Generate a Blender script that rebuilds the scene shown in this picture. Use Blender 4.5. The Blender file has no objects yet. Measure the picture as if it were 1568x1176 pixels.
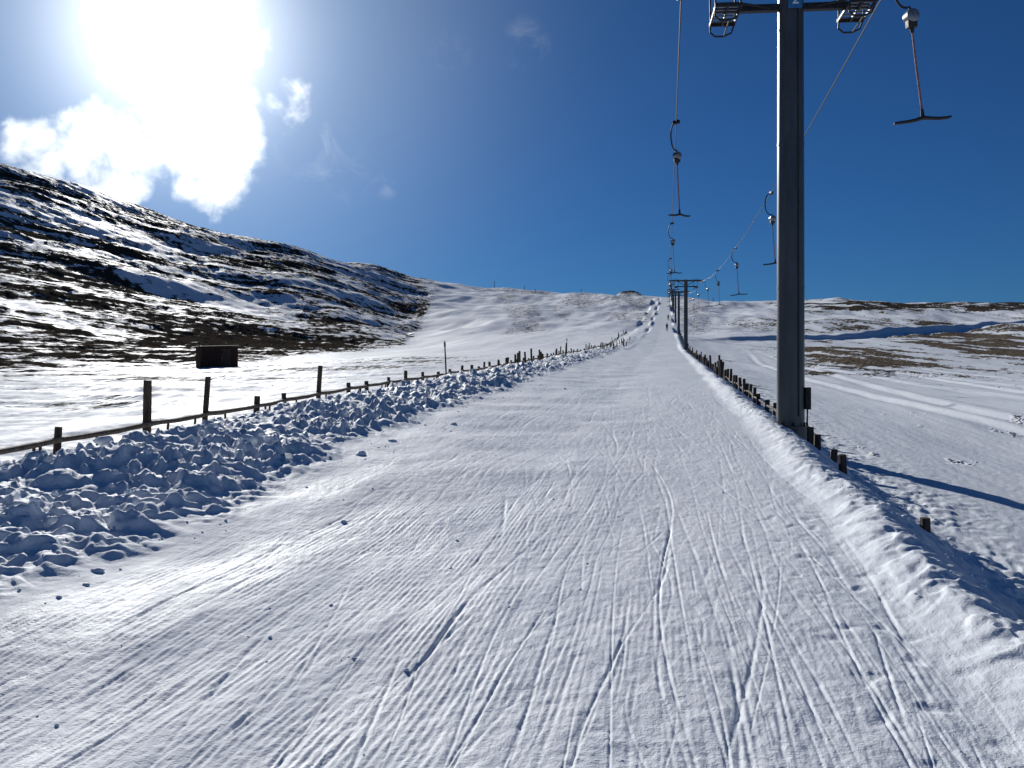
import bpy, math, random
import numpy as np
from mathutils import Vector, Matrix, Euler
random.seed(7); rng=np.random.RandomState(11)
scene=bpy.context.scene
D=0.156; EYE=1.7; F=1525.0
def dirpx(px,py):
    return Vector(((px-784)/F,1.0,(588-py)/F)).normalized()
SUN=dirpx(262,45)
# ---------------------------------------------------------------- noise
_perm=np.concatenate([rng.permutation(256)]*2)
_ga=rng.rand(256)*2*np.pi; _gx=np.cos(_ga); _gy=np.sin(_ga)
def perlin(x,y,s=0):
    x=x+s*17.31; y=y+s*9.77
    fx=np.floor(x); fy=np.floor(y)
    xi=fx.astype(np.int64)&255; yi=fy.astype(np.int64)&255
    x=x-fx; y=y-fy
    ux=x*x*x*(x*(x*6-15)+10); uy=y*y*y*(y*(y*6-15)+10)
    def g(ix,iy,dx,dy):
        h=_perm[_perm[ix&255]+(iy&255)]
        return _gx[h]*dx+_gy[h]*dy
    a=g(xi,yi,x,y); b=g(xi+1,yi,x-1,y); c=g(xi,yi+1,x,y-1); d=g(xi+1,yi+1,x-1,y-1)
    return (a+(b-a)*ux)+((c+(d-c)*ux)-(a+(b-a)*ux))*uy
def fbm(x,y,o,s=0,gain=0.5):
    r=0;a=1.0
    for i in range(o):
        r=r+a*perlin(x,y,s+i*3.3); x=x*2.03; y=y*2.03; a*=gain
    return r
def sm(a,b,x):
    t=np.clip((x-a)/(b-a),0,1); return t*t*(3-2*t)
# ---------------------------------------------------------------- terrain table
cols=[ # a, [(Y,t)...] foot, mid, upper, crest
(-1.2,[(45,.008),(90,.11),(130,.19),(170,.28)]),
(-.7,[(62,.008),(125,.11),(180,.195),(230,.265)]),
(-.514,[(75,.0085),(150,.108),(210,.180),(270,.230)]),
(-.429,[(84,.011),(170,.100),(235,.163),(300,.207)]),
(-.35,[(95,.015),(190,.088),(260,.143),(330,.177)]),
(-.252,[(112,.021),(220,.075),(300,.124),(380,.150)]),
(-.147,[(150,.030),(260,.064),(350,.100),(460,.123)]),
(-.107,[(190,.035),(300,.060),(400,.092),(500,.114)]),
(-.055,[(150,.034),(260,.054),(400,.081),(580,.103)]),
(-.016,[(140,.034),(250,.054),(400,.078),(610,.099)]),
(.043,[(135,.036),(250,.055),(400,.076),(640,.093)]),
(.148,[(130,.0367),(250,.056),(400,.074),(650,.0895)]),
(.207,[(120,.032),(235,.052),(380,.071),(600,.085)]),
(.273,[(110,.027),(220,.048),(350,.068),(550,.0845)]),
(.338,[(108,.0245),(215,.047),(345,.068),(520,.0865)]),
(.424,[(104,.021),(205,.044),(335,.066),(505,.083)]),
(.514,[(100,.018),(200,.041),(330,.064),(495,.081)]),
(.8,[(90,.012),(180,.036),(300,.06),(450,.076)]),
(1.2,[(80,.01),(160,.03),(260,.05),(400,.07)])]
YG=np.exp(np.linspace(np.log(24),np.log(3000),640))
T=[]
for a,k in cols:
    ys=[24,30]+[p[0] for p in k]; hs=[1.2,1.5]+[EYE+p[0]*p[1] for p in k]
    yc,hc=ys[-1],hs[-1]
    ys+= [yc*1.12,yc*1.5,3000]; hs+=[hc*1.035,hc*1.0,hc*.3]
    T.append(np.interp(YG,ys,hs))
T=np.array(T); ca=np.array([c[0] for c in cols])
AG=np.linspace(-1.2,1.2,401)
T2=np.array([np.interp(AG,ca,T[:,j]) for j in range(len(YG))]).T
def gsm(M,s,ax):
    n=int(3*s); k=np.exp(-.5*(np.arange(-n,n+1)/s)**2); k/=k.sum()
    pad=[(0,0),(0,0)]; pad[ax]=(n,n); P=np.pad(M,pad,mode='edge')
    return np.apply_along_axis(lambda m:np.convolve(m,k,'valid'),ax,P)
L=gsm(T2-0.05*YG[None,:],7,1); L=gsm(L,3,0); 
def base(x,y):
    yy=np.clip(y,24,2999); a=np.clip(x/yy,-1.199,1.199)
    fi=(a+1.2)/2.4*400; fj=(np.log(yy)-np.log(24))/(np.log(3000)-np.log(24))*639
    i=np.clip(fi.astype(int),0,399); j=np.clip(fj.astype(int),0,638)
    s=fi-i;t=fj-j
    v=(L[i,j]*(1-s)+L[i+1,j]*s)*(1-t)+(L[i,j+1]*(1-s)+L[i+1,j+1]*s)*t
    return v*sm(24,40,y)+0.05*np.clip(y,-300,3000)
tracks=[]
for i in range(380):
    cross=(i%3==0)
    near=rng.rand()
    tracks.append((rng.uniform(-3.6,1.5) if i%3 else rng.uniform(-2.2,1.3), rng.uniform(-.16,.16) if cross else rng.uniform(-.03,.03), rng.uniform(.01,.07) if i%2 else rng.uniform(.02,.13), rng.uniform(2,6) if i%2 else rng.uniform(5,16), rng.rand()*6.28,
                   2.5+26*near**1.7, rng.uniform(.3,1.8)*(1+near) if cross else rng.uniform(.4,3.5)*(1+2*near), rng.uniform(.002,.0075)*(1.9 if i%8==0 else 1), rng.uniform(.004,.012)))
def terrain(x,y):
    x=np.asarray(x,float); y=np.asarray(y,float)
    r=np.hypot(x,y); z=base(x,y); ys=np.where(y>1,y,1)
    a=np.where(y>5,x/np.maximum(y,5),np.sign(x)*5)
    u=x-D*y; v=y
    nearf=1-sm(60,140,r)
    eL=-4.40+.55*sm(17,9,v)+.40*perlin(v*.22,v*0+.3,5)*sm(4,14,v)+.25*perlin(v*.9,v*0+.6,6)+.12*perlin(v*2.3,v*0+.6,6.5)
    eR=1.72+.16*perlin(v*.35,v*0+.3,7)+.06*perlin(v*1.6,v*0,8)
    fade=1-sm(130,260,y)
    und=.05*perlin(u*.35,v*.16,21)+.07*perlin(u*.5,v*.45,22)*sm(0.5,-2,u)*sm(-5.5,-3.5,u)+.025*perlin(u*1.2,v*.9,23)*sm(1,-2,u)*sm(-6,-4.5,u)
    und=und+.055*(np.clip(-1.6-u,0,2.9))*sm(-9.5,-5,u)
    z=z+und*(1-sm(150,400,r))
    G=np.zeros_like(z); TN=np.zeros_like(z)
    h=np.zeros_like(z)
    on=sm(eL-.2,eL+.5,u)*(1-sm(eR-.4,eR,u))
    bl=sm(-8.1,-7.1,u)*(1-sm(eL-.8,eL+.1,u))
    nm=(u>-13)&(u<8)&(y<430)
    if nm.any():
        U=u[nm];V=v[nm];bL=bl[nm];eRn=eR[nm];rn=r[nm];eLn=eL[nm]
        wx=.5*perlin(U*1.3,V*1.3,29)+.15*perlin(U*4,V*4,29.5); wy=.5*perlin(U*1.3,V*1.3,30)+.15*perlin(U*4,V*4,30.5)
        n1=perlin(U/.5+wx,V/.6+wy,31); n2=perlin(U/.21+wx*2,V/.27+wy*2,32); n3=perlin(U/.09+wx*3,V/.1,33); n4=perlin(U/1.2+wx,V/1.7,34)
        n5=perlin(U/.13+wx*3,V/.16+wy*3,36)
        br=sm(eRn-.35,eRn+.12,U)*(1-sm(eRn+.12,eRn+.8,U))
        rr=sm(eRn,eRn+.4,U)*(1-sm(2.8,4.6,U))
        size=.55+.9*np.clip(.5+1.1*n4,0,1)
        lump=(.12*np.sqrt(n1*n1+.003)+.085*sm(-.1,.3,n2)+.05*sm(-.05,.3,n5)+.03*n3)*size
        prof=.02+.20*np.exp(-((U+6.3)/.95)**2)
        hh=bL*(prof+.09*n4+.92*lump)+br*(.11+.26*lump)+rr*(1-br)*.26*lump
        al=sm(-12,-8.5,U)*(1-sm(-8.3,-7.5,U))
        hh=hh+al*(.07*n1+.03*n2)
        h[nm]=hh*fade[nm]
    drop=.50*sm(eR+.1,eR+1.35,u)+.30*sm(3.0,7.5,u)
    z=z+h-drop*(1-sm(150,300,r))
    nm=(r<70)&(u>-6)&(u<3)
    if nm.any():
        un=u[nm];vn=v[nm];rn=r[nm]
        q=perlin(un*.5,vn*.22,41)
        cm=sm(-.15,.2,q+.30*sm(.2,-2.0,un))*(1-sm(8,18,rn))
        sw=un+.06*perlin(un*.3,vn*.25,42)
        h=cm*(.0009+.0011*sm(0,-1.5,un))*np.sin(2*np.pi*sw/.041)*(.2+1.6*np.clip(perlin(un*3,vn*1.5,42.5)+.35,0,1))
        h=h+.006*perlin(un*2.2,vn*.35,43)+.003*perlin(un*9,vn*.7,44)*sm(-.3,.3,perlin(un*.8,vn*.4,44.5))+.008*perlin(un*4,vn*2.2,45)+.005*perlin(un*14,vn*8,46)+.0025*perlin(un*34,vn*24,46.5)
        ch=sm(.10,.4,perlin(un*.6,vn*.4,47))*sm(.8,-1.5,un)
        h=h+ch*.012*np.clip(perlin(un*2.,vn*11,48)-.12,0,1)*2
        fp=sm(.65,1.1,un)*(1-sm(1.5,1.9,un))
        h=h-fp*.012*sm(.15,.5,perlin(un*6.5,vn*5,49))*(1-sm(8,14,vn))
        for (u0,du,am,wl,ph,v0,ln,dp,wd) in tracks:
            kk=np.abs(vn-v0)<1.5*ln
            if not kk.any(): continue
            idx=np.nonzero(kk)[0]
            c=u0+du*(vn[idx]-v0)+am*np.sin(vn[idx]*2*np.pi/wl+ph)
            dd=(un[idx]-c); w=wd*(1+rn[idx]*.02)
            k2=np.abs(dd)<4.5*w
            idx=idx[k2]
            if len(idx)==0: continue
            dk=dd[k2]; wk=w[k2]; ev=np.exp(-((vn[idx]-v0)/ln)**4)*(.3+1.0*np.clip(perlin(vn[idx]*1.3,vn[idx]*0+u0*9,50)+.4,0,1))
            h[idx]+=-dp*ev*np.exp(-(dk/wk)**2)+.2*dp*ev*np.exp(-((dk-2.0*wk)/wk)**2)
        zz=z[nm]; zz+=h*on[nm]; z[nm]=zz
    out=(1-on)*(1-bl)
    z=z+out*(.02*perlin(u*.9,v*.12,51)+nearf*(.012*perlin(u*4,v*.5,52)+.006*perlin(u*9,v*5,53)))
    nm=r>55
    if nm.any():
        U=u[nm];V=v[nm]
        z[nm]+=(out*sm(60,130,r))[nm]*(.35*perlin(U*.07,V*.02,54)+.10*perlin(U*.3,V*.05,55))
        z[nm]+=(out*sm(170,280,r))[nm]*(2.3*perlin(U*.028,V*.012,54.2)+1.5*perlin(U*.065,V*.022,54.4)+.45*perlin(U*.22,V*.06,54.6))
    rz=sm(6,9,u)*(1-sm(110,170,r))
    rut=0
    for c0,w in ((8.2,.35),(10.3,.4),(13.5,.5),(17,.35),(19.2,.5),(24,.6)):
        cc=c0+.9*np.sin(v*.035+c0)+.02*v
        rut=rut-.07*np.exp(-((u-cc)/w)**2)+.05*np.exp(-((u-cc-1.6*w)/w)**2)
    z=z+rz*rut
    lz=sm(-10,-13,u)*(1-sm(60,90,r))
    z=z+lz*(.22*perlin(u*.12,v*.3,56)+.10*perlin(u*.25,v*.8,57)+.03*perlin(u*1.1,v*2.6,58))
    # ----- far zones
    F_=(y>18)
    if F_.any():
        X_=x[F_];Y_=y[F_];U=u[F_];V=v[F_];A=a[F_];R_=r[F_];Z_=z[F_].copy()
        t=(Z_-EYE)/Y_; py=588-F*t; px=784+F*A
        footY=np.interp(A,[-1.2,-.7,-.514,-.35,-.252,-.147,-.107,-.085,-.07,-.055,-.04],[43,58,70,88,104,138,176,315,480,560,900])
        footY=footY*(1+.10*perlin(X_*.03,Y_*.03,61)+.05*perlin(X_*.12,Y_*.12,61.5))
        hill=sm(.90,1.14,Y_/footY)*(1-sm(-.10,-.02,A+.06*perlin(py*.03,A*0,60)+.03*perlin(X_*.1,Y_*.03,60.5)))
        w1=U-.35*V
        st=fbm(w1*.05,V*.012,4,62,.6); st2=fbm(w1*.16,V*.03,4,66,.65); st3=perlin(w1*.9,V*.14,69); st4=perlin(X_*.9,Y_*.35,69.5)
        hgv=.56+.40*st+.75*st2+.75*st3+.60*st4-.06*sm(430,330,py)
        wob=12*perlin(px*.02,px*0,70)+7*perlin(px*.07,px*0,71)
        rag=.5+.9*np.clip(st2+.5,0,1)
        hgv=hgv-rag*.75*np.exp(-((py-(432+(px-230)*.27)-wob)/8)**2)*sm(150,230,px)*(1-sm(430,500,px))
        hgv=hgv-rag*.65*np.exp(-((py-(462+.25*px)-wob)/10)**2)*(1-sm(110,220,px))
        hgv=hgv-rag*.45*np.exp(-((py-(300+.30*px)-wob)/10)**2)*(1-sm(220,420,px))
        hgv=hgv-.25*np.exp(-((px-560-(py-480)*.7)/60)**2)*sm(350,420,py)
        hgv=hgv+.30*np.exp(-((py-(405+.25*px))/28)**2)*(1-sm(150,330,px))+.30*np.exp(-((py-525)/26)**2)*sm(190,250,px)*(1-sm(480,580,px))
        g=hill*np.clip(hgv,0,1.2)
        rt=sm(.185,.24,A)
        band=np.exp(-((py-(540-.02*(px-1200)))/(32))**2)*sm(.25,.31,A)
        top=np.exp(-((py-468)/10)**2)*sm(.24,.30,A)
        mid=.38*np.exp(-((py-500)/14)**2)
        e=fbm(X_*.03,Y_*.012,4,72,.6); e2=fbm(X_*.14,Y_*.05,3,76,.6)
        gr=rt*np.clip(band*.54+top*.72+mid+(.8*e+1.1*e2)*(.32+band+top)-.03,0,.80)
        Ys=np.interp(A,[.12,.207,.3,.4,.514,.8],[165,185,212,250,305,400])*(1+.012*perlin(A*18,A*0,96))
        gr=gr*(1-.95*np.exp(-((Y_-Ys-1)/9)**2))
        tan=np.clip(rt*band*1.4,0,1)
        ctr=sm(-.07,-.01,A)*(1-sm(.18,.22,A))*sm(170,250,Y_)*sm(.5,3,np.abs(U+1)/ (1+.003*V))
        # bowl shading painted in as thin heather tone; groomed runs left bright
        run=np.exp(-((px-np.interp(py,[440,455,480,500,515,530,560],[705,722,760,765,740,700,640]))/26)**2)
        run=np.maximum(run,np.exp(-((px-np.interp(py,[445,470,500,520],[860,835,850,880]))/16)**2))
        bowl_shade=ctr*np.clip((.27+.9*fbm(U*.05,V*.008,4,80,.6)+.6*perlin(U*.4,V*.05,83)+.2*sm(455,445,py))*(1-.95*run),0,.37)
        g=np.clip(g+gr+bowl_shade,0,1.2)
        le=sm(-10,-16,U)*(1-hill)*(1-sm(80,110,Y_))*sm(18,30,Y_)
        g=np.maximum(g,le*np.clip(.12+1.0*fbm(X_*.05,Y_*.14,4,84)+.4*sm(.65,.98,Y_/footY),0,.42)*1.1)
        tan=np.maximum(tan,.7*le)
        hz=hill*sm(.98,1.4,Y_/footY)
        Z_+=hz*(2.2*perlin(w1*.03,V*.012,90)+.9*perlin(w1*.09,V*.03,91)+.35*perlin(X_*.3,Y_*.2,92))
        Z_+=np.clip(g,0,1)*sm(40,90,R_)*(.25*np.abs(perlin(X_*.9,Y_*.5,93))+.14*perlin(X_*2.2,Y_*1.1,94)+.3*np.abs(perlin(X_*.35,Y_*.2,95)))
        bk=sm(.17,.24,A)*(.8+.4*perlin(A*9,A*0,99))
        Z_+=bk*(1.0*sm(0,5,Y_-Ys)-1.0*sm(0,90,Y_-Ys)-.3*np.exp(-((Y_-Ys+6)/6)**2))
        kn=np.exp(-((A-.118)/.012)**4)*np.exp(-((Y_-640)/22)**2)
        Z_+=4.0*kn*(1+.3*perlin(X_*.15,Y_*.1,97)); g=np.maximum(g,kn*1.0)
        z[F_]=Z_; G[F_]=g; TN[F_]=tan
    return z,G,TN
def gz(x,y): return float(terrain(np.array([x]),np.array([y]))[0][0])
# ---------------------------------------------------------------- ground mesh (polar sheet)
na=1120
angF=np.radians(np.linspace(-34,34,na))
side=np.radians(34+ (360-68)*np.linspace(0,1,132)[1:-1])
ang=np.concatenate([angF,side]); NA=len(ang)
rs=[.4]
while rs[-1]<2900:
    r=rs[-1]
    k=.04 if r<2.8 else (.0032 if r<10 else (.0052 if r<60 else (.0046 if r<680 else .06)))
    rs.append(r*(1+k))
rs=np.array(rs); NR=len(rs)
R,A=np.meshgrid(rs,ang,indexing='ij')
X=(R*np.sin(A)).ravel(); Y=(R*np.cos(A)).ravel()
Z,G,TN=terrain(X,Y)
co=np.stack([X,Y,Z],1)
co=np.vstack([co,[[0,0,gz(0,0)]]])
i=np.arange(NR-1)[:,None]; j=np.arange(NA)[None,:]; j2=(j+1)%NA
q=np.stack([i*NA+j, i*NA+j2, (i+1)*NA+j2, (i+1)*NA+j],-1).reshape(-1,4)[:,::-1]
c=NR*NA; jj=np.arange(NA); tri=np.stack([np.full(NA,c),(jj+1)%NA,jj],1)
me=bpy.data.meshes.new("snowy_ground")
nq=len(q); ntr=len(tri)
me.vertices.add(len(co)); me.vertices.foreach_set("co",co.astype(np.float32).ravel())
me.loops.add(nq*4+ntr*3); me.loops.foreach_set("vertex_index",np.concatenate([q.ravel(),tri.ravel()]).astype(np.int32))
me.polygons.add(nq+ntr)
ls=np.concatenate([np.arange(nq)*4,nq*4+np.arange(ntr)*3]).astype(np.int32)
me.polygons.foreach_set("loop_start",ls)
me.polygons.foreach_set("use_smooth",np.ones(nq+ntr,bool))
me.update(calc_edges=True)
for nme,arr in (("grass_and_shade",G),("tan",TN)):
    at=me.attributes.new(nme,'FLOAT','POINT'); at.data.foreach_set("value",np.append(arr,0).astype(np.float32))
ground=bpy.data.objects.new("snowy_ground",me); scene.collection.objects.link(ground)
# ---------------------------------------------------------------- node helpers
def mat(name):
    m=bpy.data.materials.new(name); m.use_nodes=True
    nt=m.node_tree; return m,nt,nt.nodes,nt.links,nt.nodes["Principled BSDF"]
def nnoise(nt,vec,scale,detail=4,rough=.55,dist=0):
    n=nt.nodes.new("ShaderNodeTexNoise"); n.inputs["Scale"].default_value=scale; n.inputs["Detail"].default_value=detail
    n.inputs["Roughness"].default_value=rough; n.inputs["Distortion"].default_value=dist
    if vec is not None: nt.links.new(vec,n.inputs["Vector"])
    return n.outputs["Fac"]
def nmath(nt,op,a,b=None,c=None,clamp=False):
    n=nt.nodes.new("ShaderNodeMath"); n.operation=op; n.use_clamp=clamp
    for k,v in enumerate((a,b,c)):
        if v is None: continue
        if isinstance(v,(int,float)): n.inputs[k].default_value=v
        else: nt.links.new(v,n.inputs[k])
    return n.outputs[0]
def nrange(nt,v,a,b,c=0,d=1,smooth=True):
    n=nt.nodes.new("ShaderNodeMapRange"); n.interpolation_type='SMOOTHSTEP' if smooth else 'LINEAR'
    nt.links.new(v,n.inputs[0]); 
    for k,x in zip((1,2,3,4),(a,b,c,d)): n.inputs[k].default_value=x
    return n.outputs[0]
def nmix(nt,f,a,b,mode='MIX'):
    n=nt.nodes.new("ShaderNodeMix"); n.data_type='RGBA'; n.blend_type=mode
    for s,v in ((0,f),(6,a),(7,b)):
        if isinstance(v,(int,float)): n.inputs[s].default_value=v
        elif isinstance(v,tuple): n.inputs[s].default_value=(*v,1)
        else: nt.links.new(v,n.inputs[s])
    return n.outputs[2]
def nmap(nt,vec,rot,sc):
    n=nt.nodes.new("ShaderNodeMapping"); n.inputs["Rotation"].default_value=rot; n.inputs["Scale"].default_value=sc
    nt.links.new(vec,n.inputs[0]); return n.outputs[0]
def bump(nt,h,st,dist,normal=None):
    n=nt.nodes.new("ShaderNodeBump"); n.inputs["Strength"].default_value=st; n.inputs["Distance"].default_value=dist
    nt.links.new(h,n.inputs["Height"])
    if normal is not None: nt.links.new(normal,n.inputs["Normal"])
    return n.outputs[0]
# ground material
m,nt,N,K,P=mat("snow_and_heather")
oc=N.new("ShaderNodeTexCoord").outputs["Object"]
rotv=nmap(nt,oc,(0,0,math.atan(D)),(1,1,1))
rot2=nmap(nt,oc,(0,0,math.atan(D+.3)),(1,1,1))
ga=N.new("ShaderNodeAttribute"); ga.attribute_name="grass_and_shade"  # heather cover plus the shade painted into the bowl
ta=N.new("ShaderNodeAttribute"); ta.attribute_name="tan"
f1=nnoise(nt,nmap(nt,rot2,(0,0,0),(1,.25,1)),1.0,4,.65)
f2=nnoise(nt,nmap(nt,rot2,(0,0,0),(1,.5,1)),4,2,.6)
s=nmath(nt,'ADD',ga.outputs["Fac"],nmath(nt,'MULTIPLY_ADD',f1,1.6,-.8))
s=nmath(nt,'ADD',s,nmath(nt,'MULTIPLY_ADD',f2,.7,-.35))
mask=nmath(nt,'MULTIPLY',nrange(nt,s,.30,.58),nrange(nt,ga.outputs["Fac"],.03,.2))
gn=nnoise(nt,oc,.25,3,.6); gn2=nnoise(nt,oc,2.0,4,.7)
dark=nmix(nt,nrange(nt,gn2,.3,.7),(.030,.027,.024),(.105,.082,.060))
dark=nmix(nt,nrange(nt,gn,.4,.65),dark,(.060,.050,.037))
tanc=nmix(nt,nrange(nt,gn2,.3,.7),(.10,.082,.062),(.22,.175,.13))
gcol=nmix(nt,ta.outputs["Fac"],dark,tanc)
sn=nnoise(nt,nmap(nt,rotv,(0,0,0),(1,.12,1)),1.2,3,.6)
scol=nmix(nt,nrange(nt,sn,.3,.7),(.82,.87,.92),(.88,.915,.95))
col=nmix(nt,mask,scol,gcol)
K.new(col,P.inputs["Base Color"])
gl_=nnoise(nt,nmap(nt,rotv,(0,0,0),(1,.2,1)),1.7,4,.65)
K.new(nrange(nt,gl_,.35,.7,.60,.85),P.inputs["Roughness"])
K.new(nrange(nt,mask,0,1,.055,.0,False),P.inputs["Specular IOR Level"])
h1=nnoise(nt,oc,75,2,.7); h2=nnoise(nt,nmap(nt,rotv,(0,0,0),(1,.45,1)),13,4,.6)
b1=bump(nt,h1,1.0,.0045); b2=bump(nt,h2,.6,.02,b1)
hg=nmath(nt,'MULTIPLY',nmath(nt,'ADD',gn2,f2),mask)
b3=bump(nt,hg,.5,.4,b2)
K.new(b3,P.inputs["Normal"])
me.materials.append(m)
def simple(name,c1,c2,rough=.6,metal=0,scale=12,bs=.3,spec=.5,stretch=(1,1,1)):
    m,nt,N,K,P=mat(name)
    oc=N.new("ShaderNodeTexCoord").outputs["Object"]; v=nmap(nt,oc,(0,0,0),stretch)
    n=nnoise(nt,v,scale,5,.65)
    K.new(nmix(nt,nrange(nt,n,.3,.7),c1,c2),P.inputs["Base Color"])
    P.inputs["Metallic"].default_value=metal; P.inputs["Specular IOR Level"].default_value=spec
    K.new(nrange(nt,n,.2,.8,rough*.8,min(1,rough*1.2),False),P.inputs["Roughness"])
    K.new(bump(nt,n,bs,.01),P.inputs["Normal"]); return m
WOOD=simple("weathered_wood",(.035,.025,.018),(.12,.085,.06),.85,0,14,.6,.2,(1,1,.15))
RAILM=simple("rail_wood",(.09,.068,.052),(.22,.17,.13),.85,0,14,.5,.2,(1,1,1))
STEEL=simple("grey_painted_steel",(.045,.052,.055),(.080,.088,.092),.34,.3,3,.05,.6,(1,1,.2))
DARK=simple("dark_steel",(.012,.013,.015),(.035,.036,.04),.6,.1,20,.1,.3)
GALV=simple("galvanised_steel",(.16,.17,.18),(.27,.28,.30),.42,.7,25,.1)
RED=simple("faded_red_rod",(.20,.07,.06),(.36,.20,.17),.4,.3,10,.05)
RUB=simple("black_rubber",(.010,.010,.011),(.025,.025,.027),.6,0,30,.2)
BLUE=simple("blue_sign_paint",(.02,.12,.32),(.03,.16,.38),.4,0,8,.02)
WHITE=simple("white_paint",(.72,.72,.70),(.82,.82,.80),.5,0,8,.02)
HUTM=simple("dark_stained_boards",(.035,.018,.012),(.085,.045,.03),.85,0,9,.6,.2,(3,3,.3))
# ---------------------------------------------------------------- builder
class B:
    def __init__(s): s.v=[];s.f=[];s.m=[]
    def add(s,vs,fs,mi=0):
        o=len(s.v); s.v+= [tuple(v) for v in vs]; s.f+=[tuple(i+o for i in f) for f in fs]; s.m+=[mi]*len(fs)
    def box(s,c,size,mi=0,rot=(0,0,0),taper=1.0,bev=0.12):
        M=Euler(rot).to_matrix(); hx,hy,hz=[k/2 for k in size]; b=min(hx,hy)*bev
        ring=[(-hx+b,-hy),(hx-b,-hy),(hx,-hy+b),(hx,hy-b),(hx-b,hy),(-hx+b,hy),(-hx,hy-b),(-hx,-hy+b)]
        vs=[]
        bz=min(b,hz*.5)
        for z,k in ((-hz,.96),(-hz+bz,1),(hz-bz,taper),(hz,taper*.94)):
            for x,y in ring: vs.append(Vector(c)+M@Vector((x*k,y*k,z)))
        fs=[tuple(range(7,-1,-1)),tuple(range(24,32))]
        for l in range(3):
            for i in range(8): fs.append((l*8+i,l*8+(i+1)%8,l*8+8+(i+1)%8,l*8+8+i))
        s.add(vs,fs,mi)
    def tube(s,pts,r,mi=0,n=8):
        pts=[Vector(p) for p in pts]; rr=r if isinstance(r,(list,tuple)) else [r]*len(pts)
        vs=[];fs=[]; prev=None
        for i,p in enumerate(pts):
            d=(pts[min(i+1,len(pts)-1)]-pts[max(i-1,0)]).normalized()
            if prev is None:
                up=Vector((0,0,1)) if abs(d.z)<.9 else Vector((1,0,0)); sd=d.cross(up).normalized()
            else:
                sd=(prev-d*prev.dot(d)).normalized()
            prev=sd; t=sd.cross(d)
            for k in range(n):
                a=2*math.pi*k/n; vs.append(p+(sd*math.cos(a)+t*math.sin(a))*rr[i])
        for i in range(len(pts)-1):
            for k in range(n): fs.append((i*n+k,(i+1)*n+k,(i+1)*n+(k+1)%n,i*n+(k+1)%n))
        fs.append(tuple(range(n))); fs.append(tuple(range((len(pts)-1)*n+n-1,(len(pts)-1)*n-1,-1)))
        s.add(vs,fs,mi)
    def mesh(s,name,mats,smooth=True):
        me=bpy.data.meshes.new(name); me.from_pydata(s.v,[],s.f)
        for m in mats: me.materials.append(m)
        me.polygons.foreach_set("material_index",s.m)
        if smooth:
            me.polygons.foreach_set("use_smooth",[True]*len(s.f))
        me.update()
        try: 
            if smooth: me.set_sharp_from_angle(angle=math.radians(38))
        except Exception as e: print(e)
        return me
def obj(name,me,loc=(0,0,0),rz=0,parent=None):
    o=bpy.data.objects.new(name,me); o.location=loc; o.rotation_euler=(0,0,rz); scene.collection.objects.link(o)
    if parent: o.parent=parent
    return o
# ---------------------------------------------------------------- lift pylon
PX=lambda y,u: u+D*y
CABH=8.4
def pylon_mesh(full):
    b=B(); H=8.55
    b.tube([(0,0,-1.0),(0,0,0),(0,0,4),(0,0,H)],[.25,.247,.24,.225],0,32)
    b.tube([(0,0,-.3),(0,0,.12)],[.33,.33],0,24)          # flange
    for k in range(8):
        a=k*math.pi/4; b.tube([(.29*math.cos(a),.29*math.sin(a),.1),(.29*math.cos(a),.29*math.sin(a),.19)],.022,1,6)
    b.box((.29,-.05,.62),(.10,.16,.40),1)                    # control box
    b.tube([(.29,-.05,.42),(.28,-.05,0)],.015,1,6)
    for zz in (2.6,5.2): b.tube([(0,0,zz),(0,0,zz+.05)],[.252-.004*zz/2]*2,0,32)
    b.tube([(.10,-.235,.3),(.09,-.215,H-.6)],.013,1,6)
    b.box((0,0,H-.12),(4.1,.20,.20),0)
    for s in (-1,1):
        b.tube([(0,0,H-.75),(s*1.0,0,H-.2)],.04,0,8)
        b.box((s*1.95,0,H-.30),(.10,1.5,.10),1)
        for k in range(4):
            y=-.6+.4*k
            b.tube([(s*1.95-.035,y,CABH-.13),(s*1.95+.035,y,CABH-.13)],.115,1,16)
            b.tube([(s*1.95-.05,y,CABH-.13),(s*1.95+.05,y,CABH-.13)],.04,0,8)
    zl=7.72
    b.box((0,0,zl),(2.75,.13,.12),1)
    for s in (-1,1):
        cx=s*1.17
        b.tube([(s*.22,0,zl-.02),(s*.95,-.25,zl+.02)],.02,1,6)
        for k in range(7):
            y=-.45+.15*k; b.box((cx,y,zl-.06),(.44,.035,.02),2)
        for q in (-.22,0,.22): b.box((cx+q,0,zl-.10),(.03,1.0,.05),1)
        for y in (-.5,.5): b.box((cx,y,zl-.09),(.48,.03,.07),1)
        for y in (-.42,.42):
            b.tube([(cx-.22,y,zl-.1),(cx-.23,y,zl-.26),(cx-.14,y,zl-.34),(cx+.02,y,zl-.34),(cx+.16,y,zl-.28),(cx+.22,y,zl-.1)],.018,1,6)
            b.tube([(cx-.22,y,zl-.1),(cx-.24,y,zl+.9),(cx+.24,y,zl+.9),(cx+.22,y,zl-.1)],.018,1,6)
        b.tube([(cx+.02,-.42,zl-.34),(cx+.02,.42,zl-.34)],.016,1,6)
    return b.mesh("ski_lift_pylon",[STEEL,DARK,GALV])
pm=pylon_mesh(True)
PYL=[18.1,121,196,275,355,440,525,605]
pz=[]
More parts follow.
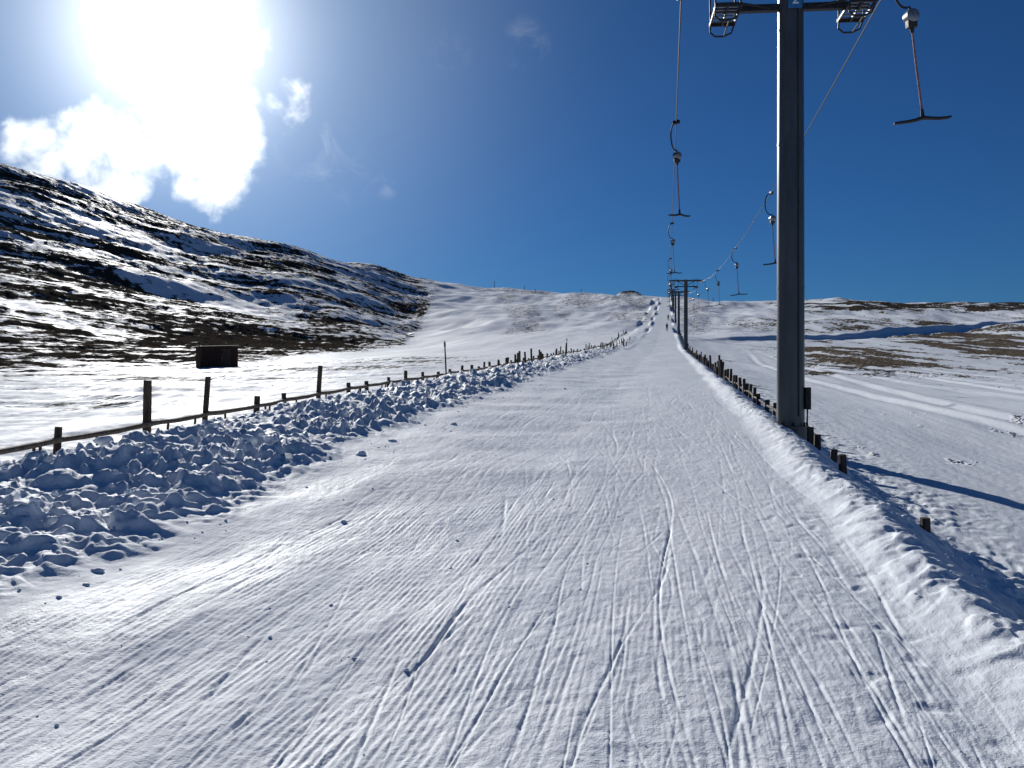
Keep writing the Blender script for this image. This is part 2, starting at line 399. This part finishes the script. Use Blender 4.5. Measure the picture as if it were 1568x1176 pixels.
for k,y in enumerate(PYL):
    x=PX(y,2.24); z=gz(x,y) if k else 0.82
    pz.append(z)
    o=obj("ski_lift_pylon",pm,(x,y,z),-math.atan(D)*.6)
    if k==0:
        b=B(); b.box((0,0,0),(.24,.025,.30),0,bev=.5); sg=b.mesh("sign_plate",[BLUE]); s=obj("sign_plate",sg,(0.03,-.285,7.76),0,o)
        cu=bpy.data.curves.new("digit",'FONT'); cu.body="2"; cu.size=.27; cu.extrude=.004; cu.align_x='CENTER'; cu.align_y='CENTER'
        to=bpy.data.objects.new("digit_tmp",cu); scene.collection.objects.link(to)
        dg=bpy.context.evaluated_depsgraph_get(); tm=bpy.data.meshes.new_from_object(to.evaluated_get(dg)); bpy.data.objects.remove(to)
        tm.materials.clear(); tm.materials.append(WHITE)
        t=obj("sign_digit",tm,(0.03,-.305,7.76),0,o); t.rotation_euler=(math.pi/2,0,0)
# cables
def cabz(y,right):
    ys=[-70]+PYL; zs=[-3.5+CABH]+[p+CABH for p in pz]
    for k in range(len(ys)-1):
        if ys[k]<=y<=ys[k+1]:
            t=(y-ys[k])/(ys[k+1]-ys[k]); L_=ys[k+1]-ys[k]
            sag=(1.35 if right else .22)*(L_/103)**2
            if k==0: sag*=.6
            return zs[k]*(1-t)+zs[k+1]*t-4*sag*t*(1-t)
    return zs[-1]
for right,u in ((False,.27),(True,4.17)):
    b=B(); ys=np.concatenate([np.arange(-70,121,3.0),np.arange(121,606,8.0)])
    b.tube([(PX(y,u),y,cabz(y,right)) for y in ys],.016,0,6)
    obj("lift_cable",b.mesh("lift_cable",[RUB]))
# T-bar hangers
def hanger_mesh():
    b=B()
    b.box((0,0,-.01),(.09,.22,.11),0); b.tube([(0,-.13,0),(0,.13,0)],.028,0,8)
    pts=[];
    for k in range(19):
        a=math.radians(82+ k*(205/18)); pts.append((-.12+.22*math.cos(a)*1.0+.08,0,-.46+.42*math.sin(a)))
    b.tube([(0,0,-.04)]+pts+[(.05,0,-.93)],.021,0,8)
    b.tube([(.05,-.10,-1.03),(.05,-.085,-1.03),(.05,.085,-1.03),(.05,.10,-1.03)],[.09,.115,.115,.09],1,18)
    b.box((.05,0,-1.12),(.17,.15,.22),2,bev=.3); b.tube([(.05,0,-1.2),(.06,0,-1.32)],[.05,.028],0,10)
    b.tube([(.06,0,-1.28),(.10,0,-1.9),(.17,0,-2.72)],[.017,.019,.020],3,8)
    b.tube([(.165,0,-2.66),(.175,0,-2.84)],[.026,.04],0,8)
    pts=[(-.36,0,-2.90),(-.28,0,-2.89),(-.12,0,-2.875),(.04,0,-2.85),(.175,0,-2.81),(.31,0,-2.82),(.46,0,-2.83),(.62,0,-2.82),(.70,0,-2.80)]
    b.tube(pts,[.020,.028,.030,.032,.038,.032,.030,.028,.020],4,10)
    return b.mesh("t_bar_hanger",[DARK,GALV,RUB,RED,RUB])
hm=hanger_mesh()
for right,y,rz in ((True,17.45,math.pi*.0),(True,40,.15),(True,60.5,-.1),(True,82,.5),(True,104,.2),(True,135,.2),(True,160,.2),(False,30.5,.75),(False,57,.5),(False,83,.4),(False,107,.3),(False,140,.3),(False,165,.5),(False,186,.5)):
    u=4.17 if right else .27
    o=obj("t_bar_hanger",hm,(PX(y,u),y,cabz(y,right)),rz)
    if right and y<20: o.rotation_euler=(0,math.radians(-3),.1)
# ---------------------------------------------------------------- left fence
b=B()
UF=-8.2
posts=[(10.9,.45),(13.35,.48),(15.8,1.0),(17.8,.97),(20.1,.5),(21.7,.45),(23.8,.97),(25.9,.45),(27.4,.43),(29.5,.45),(31,.58),(33,.48),(35,.42)]
y=37.0
while y<205:
    posts.append((y,random.uniform(.40,.62) if random.random()<.85 else random.uniform(.8,1.0))); y+=random.uniform(1.7,2.4)+ (1 if y>90 else 0)
tops=[]
yb=[4.5,6.5,8.7]; posts=[(q,.45) for q in yb]+posts
def gavg(x,y): 
    xs=np.array([x-.3,x,x+.3,x,x]); yy=np.array([y,y,y,y-.4,y+.4]); return float(terrain(xs,yy)[0].mean())
for y,h in posts:
    uo=UF+.12*math.sin(y*.21)+random.uniform(-.05,.05); x=PX(y,uo); z=gavg(x,y)-.05
    w=random.uniform(.09,.125)
    b.box((x,y,z+h/2-.25),(w,w*.9,h+.5),0,(random.uniform(-.03,.03),random.uniform(-.05,.07),random.uniform(-.3,.3)),.93,.35)
    tops.append((x,y,z))
for k in range(len(tops)-1):
    x0,y0,z0=tops[k]; x1,y1,z1=tops[k+1]
    if y0>150: break
    n=5
    pts=[(x0+(x1-x0)*t+.07+random.uniform(-.006,.006),y0+(y1-y0)*t,z0+(z1-z0)*t+.31-.02*math.sin(math.pi*t)+random.uniform(-.006,.006)) for t in [i/n for i in range(n+1)]]
    b.tube(pts,[.042+random.uniform(-.004,.004) for _ in pts],1,7)
    pts=[(p[0],p[1],p[2]-.19+random.uniform(-.015,.015)) for p in pts]
    b.tube(pts,.016,1,5)
    for j in range(3):
        if random.random()<.6:
            t=random.random(); X0=x0+(x1-x0)*t; Y0=y0+(y1-y0)*t; Z0=z0+(z1-z0)*t
            b.box((X0+.05,Y0,Z0+.10),(.035,.025,.42),0,(0,random.uniform(-.12,.12),0))
obj("wooden_fence",b.mesh("wooden_fence",[WOOD,RAILM],True))
b=B()
for k in range(34):
    y=random.uniform(42,62) if k<14 else random.uniform(90,150); u=-6.6+random.uniform(-.9,.6) if k<14 else -5.6+random.uniform(-.6,.5)
    x=PX(y,u); z=gz(x,y); b.box((x,y,z+.2),(.10,.09,random.uniform(.5,.95)),0,(random.uniform(-.1,.1),random.uniform(-.1,.1),0),.9,.35)
obj("snow_fence",b.mesh("snow_fence",[WOOD]))
# right line of buried posts
b=B()
UR=2.5; rp=[(4.6,.2),(6.75,.26),(10.3,.14),(14.2,.26),(15.3,.18),(16.75,.28),(17.4,.3),(18.9,.3),(20,.25),(22,.3),(23.6,.35),(25.2,.35)]
y=27
while y<250:
    rp.append((y,random.uniform(.35,.6) if random.random()<.8 else random.uniform(.7,.95))); y+=random.uniform(1.2,2.1)+(.8 if y>80 else 0)
for y in (45.5,46.2,47.0,47.9): rp.append((y,random.uniform(.8,1.1)))
tp=[]
for y,h in rp:
    x=PX(y,UR+random.uniform(-.06,.06)+(.12 if y<12 else 0)); z=gz(x,y); w=random.uniform(.09,.12)
    b.box((x,y,z+h/2-.2),(w,w,h+.4),0,(random.uniform(-.06,.06),random.uniform(-.08,.08),random.uniform(-.4,.4)),.93,.35)
    if y>21 and y<45: tp.append((x,y,z+.2))
for k in range(len(tp)-1):
    if tp[k+1][1]>tp[k][1]: b.tube([tp[k],tp[k+1]],.03,0,6)
obj("snow_fence",b.mesh("snow_fence",[WOOD]))
def marker(x,y,h,r,lean=0):
    b=B(); b.tube([(0,0,-.3),(lean*h*.5,0,h*.5),(lean*h,0,h)],[r,r*.9,r*.7],0,8); b.tube([(lean*h*.86,0,h*.86),(lean*h*.97,0,h*.97)],r*1.25,1,8)
    b.tube([(0,0,-.1),(0,0,.05)],r*1.8,0,8)
    obj("piste_marker_pole",b.mesh("piste_marker_pole",[DARK,RED]),(x,y,gz(x,y)))
y=1525*8.0/(1022-684); marker(PX(y,-8.0),y,1.45,.03,-.05)
for px,y,h in ((757,600,4.5),(820,560,2.5),(890,640,4.0),(803,610,2.5),(1092,560,3),(868,80,1.4)):
    marker((px-784)/F*y,y,h,.03 if y<200 else .16,0)
# ---------------------------------------------------------------- hut
b=B(); W,Dp,Hh=3.1,2.4,1.75
nb=14
for k in range(nb):
    xx=-W/2+W*(k+.5)/nb; hh=Hh+.12*(k/nb)
    for yy in (-Dp/2,Dp/2): b.box((xx,yy,hh/2-.25),(W/nb-.02,.05,hh+.5),0)
for k in range(10):
    yy=-Dp/2+Dp*(k+.5)/10
    for xx in (-W/2,W/2): b.box((xx,yy,Hh/2-.25),(.05,Dp/10-.02,Hh+.5),0)
b.box((0,0,Hh+.16),(W+.35,Dp+.35,.09),1,(0,-.04,0)); b.box((0,-Dp/2-.04,.12),(W,.05,.12),1)
b.box((.5,-Dp/2-.045,.85),(.8,.04,1.6),1); b.box((.18,-Dp/2-.08,.85),(.06,.03,.1),2)
b.tube([(-W/2-.05,-Dp/2-.1,-.5),(-W/2-.3,-Dp/2-.3,Hh+.5)],.05,0,6)
hy=88; hx=(332-784)/F*hy
obj("wooden_hut",b.mesh("wooden_hut",[HUTM,WOOD,GALV]),(hx,hy,gz(hx,hy)-.12),.5)
# ---------------------------------------------------------------- skiers (riding the tow)
def skier(x,y,rz,name="skier"):
    root=obj(name,None,(x,y,gz(x,y)+.03),rz)
    J=[((0,0,.95),.15),((0,0,1.15),.15),((0,.03,1.38),.17),((0,.04,1.52),.07),((0,.06,1.60),.07),((0,.07,1.68),.11),((0,.07,1.77),.09),
       ((-.1,0,.88),.11),((-.13,.08,.5),.085),((-.13,-.02,.12),.06),((-.13,.13,.07),.055),
       ((.1,0,.88),.11),((.13,.08,.5),.085),((.13,-.02,.12),.06),((.13,.13,.07),.055),
       ((-.2,.03,1.42),.07),((-.29,.08,1.15),.055),((-.2,.3,1.05),.04),((-.19,.38,1.06),.045),
       ((.2,.03,1.42),.07),((.29,.08,1.15),.055),((.2,.3,1.05),.04),((.19,.38,1.06),.045)]
    E=[(0,1),(1,2),(2,3),(3,4),(4,5),(5,6),(0,7),(7,8),(8,9),(9,10),(0,11),(11,12),(12,13),(13,14),(2,15),(15,16),(16,17),(17,18),(2,19),(19,20),(20,21),(21,22)]
    me=bpy.data.meshes.new("body"); me.from_pydata([j[0] for j in J],E,[]); me.materials.append(RUB)
    o=obj("body",me,(0,0,0),0,root); md=o.modifiers.new("skin",'SKIN'); sv=me.skin_vertices[0].data
    for k,j in enumerate(J): sv[k].radius=(j[1],j[1])
    sv[0].use_root=True; o.modifiers.new("sub",'SUBSURF').levels=1; o.modifiers[-1].render_levels=1
    b=B()
    for s in (-1,1): b.tube([(s*.13,-.75,.0),(s*.13,.7,.0),(s*.13,.85,.06),(s*.13,.93,.14)],[.035,.035,.032,.02],0,6); b.tube([(s*.2,.38,1.06),(s*.3,-.3,.02)],.012,0,6)
    b.tube([(0,.07,1.66),(0,.07,1.74),(0,.07,1.82),(0,.07,1.86)],[.125,.13,.10,.03],0,12)
    obj("skis_poles_and_helmet",b.mesh("gear",[DARK]),(0,0,0),0,root)
skier(PX(225,-.1),225,-.15); skier(PX(300,.25),300,-.15,"skier")
# ---------------------------------------------------------------- snow clods
def ico():
    import bmesh
    bm=bmesh.new(); bmesh.ops.create_icosphere(bm,subdivisions=2,radius=1); v=np.array([w.co[:] for w in bm.verts]); f=np.array([[w.index for w in g.verts] for g in bm.faces]); bm.free(); return v,f
iv,fi=ico()
C=[]
for k in range(1500):
    y=5+ 45*rng.rand()**1.5; u=rng.uniform(-7.6,-4.7); C.append((PX(y,u),y,.012+.045*rng.rand()**3))
for k in range(130):
    y=5+ 30*rng.rand()**1.3; u=rng.uniform(-4.6,-3.6); C.append((PX(y,u),y,.006+.02*rng.rand()**3))
for k in range(350):
    y=4+35*rng.rand()**1.4; u=rng.uniform(1.75,3.2); C.append((PX(y,u),y,.012+.035*rng.rand()**3))
for k in range(180):
    y=3.5+30*rng.rand()**1.5; u=rng.uniform(-4.3,1.6); C.append((PX(y,u),y,.004+.011*rng.rand()**3))
for px,py,s_ in ((527,803,.030),(150,903,.038),(690,865,.014),(865,600,.05),(553,712,.07),(600,690,.06),(695,660,.05),(780,930,.010),(380,722,.12),(345,708,.10),(160,735,.10)):
    y=EYE*F/(py-512); C.append(((px-784)/F*y,y,s_))
C=np.array(C); cz=terrain(C[:,0],C[:,1])[0]
V=[];FF=[];o=0
for k in range(len(C)):
    s_=C[k,2]
    n_=perlin(iv[:,0]*1.1+k*3.1,iv[:,1]*1.1+iv[:,2]*1.5)+.4*perlin(iv[:,0]*2.3+k*1.7,iv[:,2]*2.3-iv[:,1]*1.7,3)
    p=iv*(1+.6*n_[:,None])
    p=p*np.array([rng.uniform(.7,1.4),rng.uniform(.7,1.4),rng.uniform(.45,.8)])*s_
    ca_,sa_=math.cos(k),math.sin(k); p=np.stack([p[:,0]*ca_-p[:,1]*sa_,p[:,0]*sa_+p[:,1]*ca_,p[:,2]],1)
    V.append(p+np.array([C[k,0],C[k,1],cz[k]+s_*.12])); FF.append(fi+o); o+=len(iv)
me2=bpy.data.meshes.new("snow_clods"); me2.from_pydata(np.vstack(V).tolist(),[],np.vstack(FF).tolist()); me2.materials.append(ground.data.materials[0])
me2.polygons.foreach_set("use_smooth",[True]*len(me2.polygons))
obj("snow_clods",me2)
# ---------------------------------------------------------------- world
w=bpy.data.worlds.new("World"); scene.world=w; w.use_nodes=True; nt=w.node_tree; bg=nt.nodes["Background"]
sky=nt.nodes.new("ShaderNodeTexSky"); sky.sky_type='NISHITA'; sky.sun_disc=False
az=math.atan2(SUN.x,SUN.y); el=math.asin(SUN.z)
sky.sun_elevation=el; sky.sun_rotation=az; sky.altitude=2000; sky.air_density=1.0; sky.dust_density=.0; sky.ozone_density=3
tc=nt.nodes.new("ShaderNodeTexCoord").outputs["Generated"]
def dotd(v):
    n=nt.nodes.new("ShaderNodeVectorMath"); n.operation='DOT_PRODUCT'; nt.links.new(tc,n.inputs[0]); n.inputs[1].default_value=v; return n.outputs["Value"]
def blob(px,py,r0,r1,amp=1):
    d=dotd(dirpx(px,py)); return nrange(nt,d,math.cos(r1/F),math.cos(r0/F),0,amp)
def mx(a,b): return nmath(nt,'MAXIMUM',a,b)
base_c=nmix(nt,1.0,sky.outputs[0],(.17,.41,.70),'MULTIPLY')
bl=blob(270,70,50,145)
for p in ((300,180,35,125,.90),(170,240,15,110,.88),(55,245,5,75,.80),(320,270,10,80,.68),(445,163,5,60,.50)):
    bl=mx(bl,blob(*p))
ws=blob(495,240,5,60,1)
for p in ((590,283,3,26,1),(805,65,5,45,.7),(690,80,5,40,.4),(540,265,5,50,.7),(450,230,5,40,.7)): ws=mx(ws,blob(*p))
wv=nnoise(nt,tc,13,6,.58,.4); wv2=nnoise(nt,tc,34,3,.55,.2)
cf=nmath(nt,'ADD',bl,nmath(nt,'ADD',nmath(nt,'MULTIPLY_ADD',wv,1.7,-.85),nmath(nt,'MULTIPLY_ADD',wv2,1.3,-.65)))
cmask=nmath(nt,'MULTIPLY',nrange(nt,cf,.28,.92),nrange(nt,bl,.02,.3))
wv3=nnoise(nt,tc,26,5,.65,.8)
wmask=nmath(nt,'MULTIPLY',nmath(nt,'MULTIPLY',ws,nrange(nt,wv3,.44,.78)),.16)
dS=nmath(nt,'MAXIMUM',dotd(SUN),0)
core=nmath(nt,'POWER',dS,300); mid=nmath(nt,'POWER',dS,42); wide=nmath(nt,'POWER',dS,9)
cl_l=nmath(nt,'MULTIPLY_ADD',mid,8,nmath(nt,'MULTIPLY_ADD',wv2,9.0,7.0))
cc=nt.nodes.new("ShaderNodeCombineColor"); 
for k in range(3): nt.links.new(nmath(nt,'MULTIPLY',cl_l,(1,1.02,1.05)[k]),cc.inputs[k])
c1=nmix(nt,nmath(nt,'MAXIMUM',cmask,wmask),base_c,cc.outputs[0])
gl=nt.nodes.new("ShaderNodeCombineColor")
for k,(a,b_,c_) in enumerate(((24,5.8,.20),(24,7.0,.48),(24,7.8,.85))):
    nt.links.new(nmath(nt,'MULTIPLY_ADD',core,a,nmath(nt,'MULTIPLY_ADD',mid,b_,nmath(nt,'MULTIPLY',wide,c_))),gl.inputs[k])
c2=nmix(nt,1.0,c1,gl.outputs[0],'ADD')
nt.links.new(c2,bg.inputs[0]); bg.inputs[1].default_value=.06
# sun
ld=bpy.data.lights.new("sun",'SUN'); ld.energy=5; ld.angle=math.radians(.5); ld.color=(1,.98,.94)
lo=bpy.data.objects.new("sun",ld); lo.rotation_euler=SUN.to_track_quat('Z','Y').to_euler(); scene.collection.objects.link(lo)
# camera
cd=bpy.data.cameras.new("camera"); cd.sensor_width=36; cd.lens=36*F/1568; cd.clip_end=6000; cd.clip_start=.05
cam=bpy.data.objects.new("camera",cd); cam.location=(0,0,EYE); cam.rotation_euler=(math.pi/2,0,0); scene.collection.objects.link(cam); scene.camera=cam
scene.view_settings.view_transform='Standard'; scene.view_settings.look='None'; scene.view_settings.exposure=0
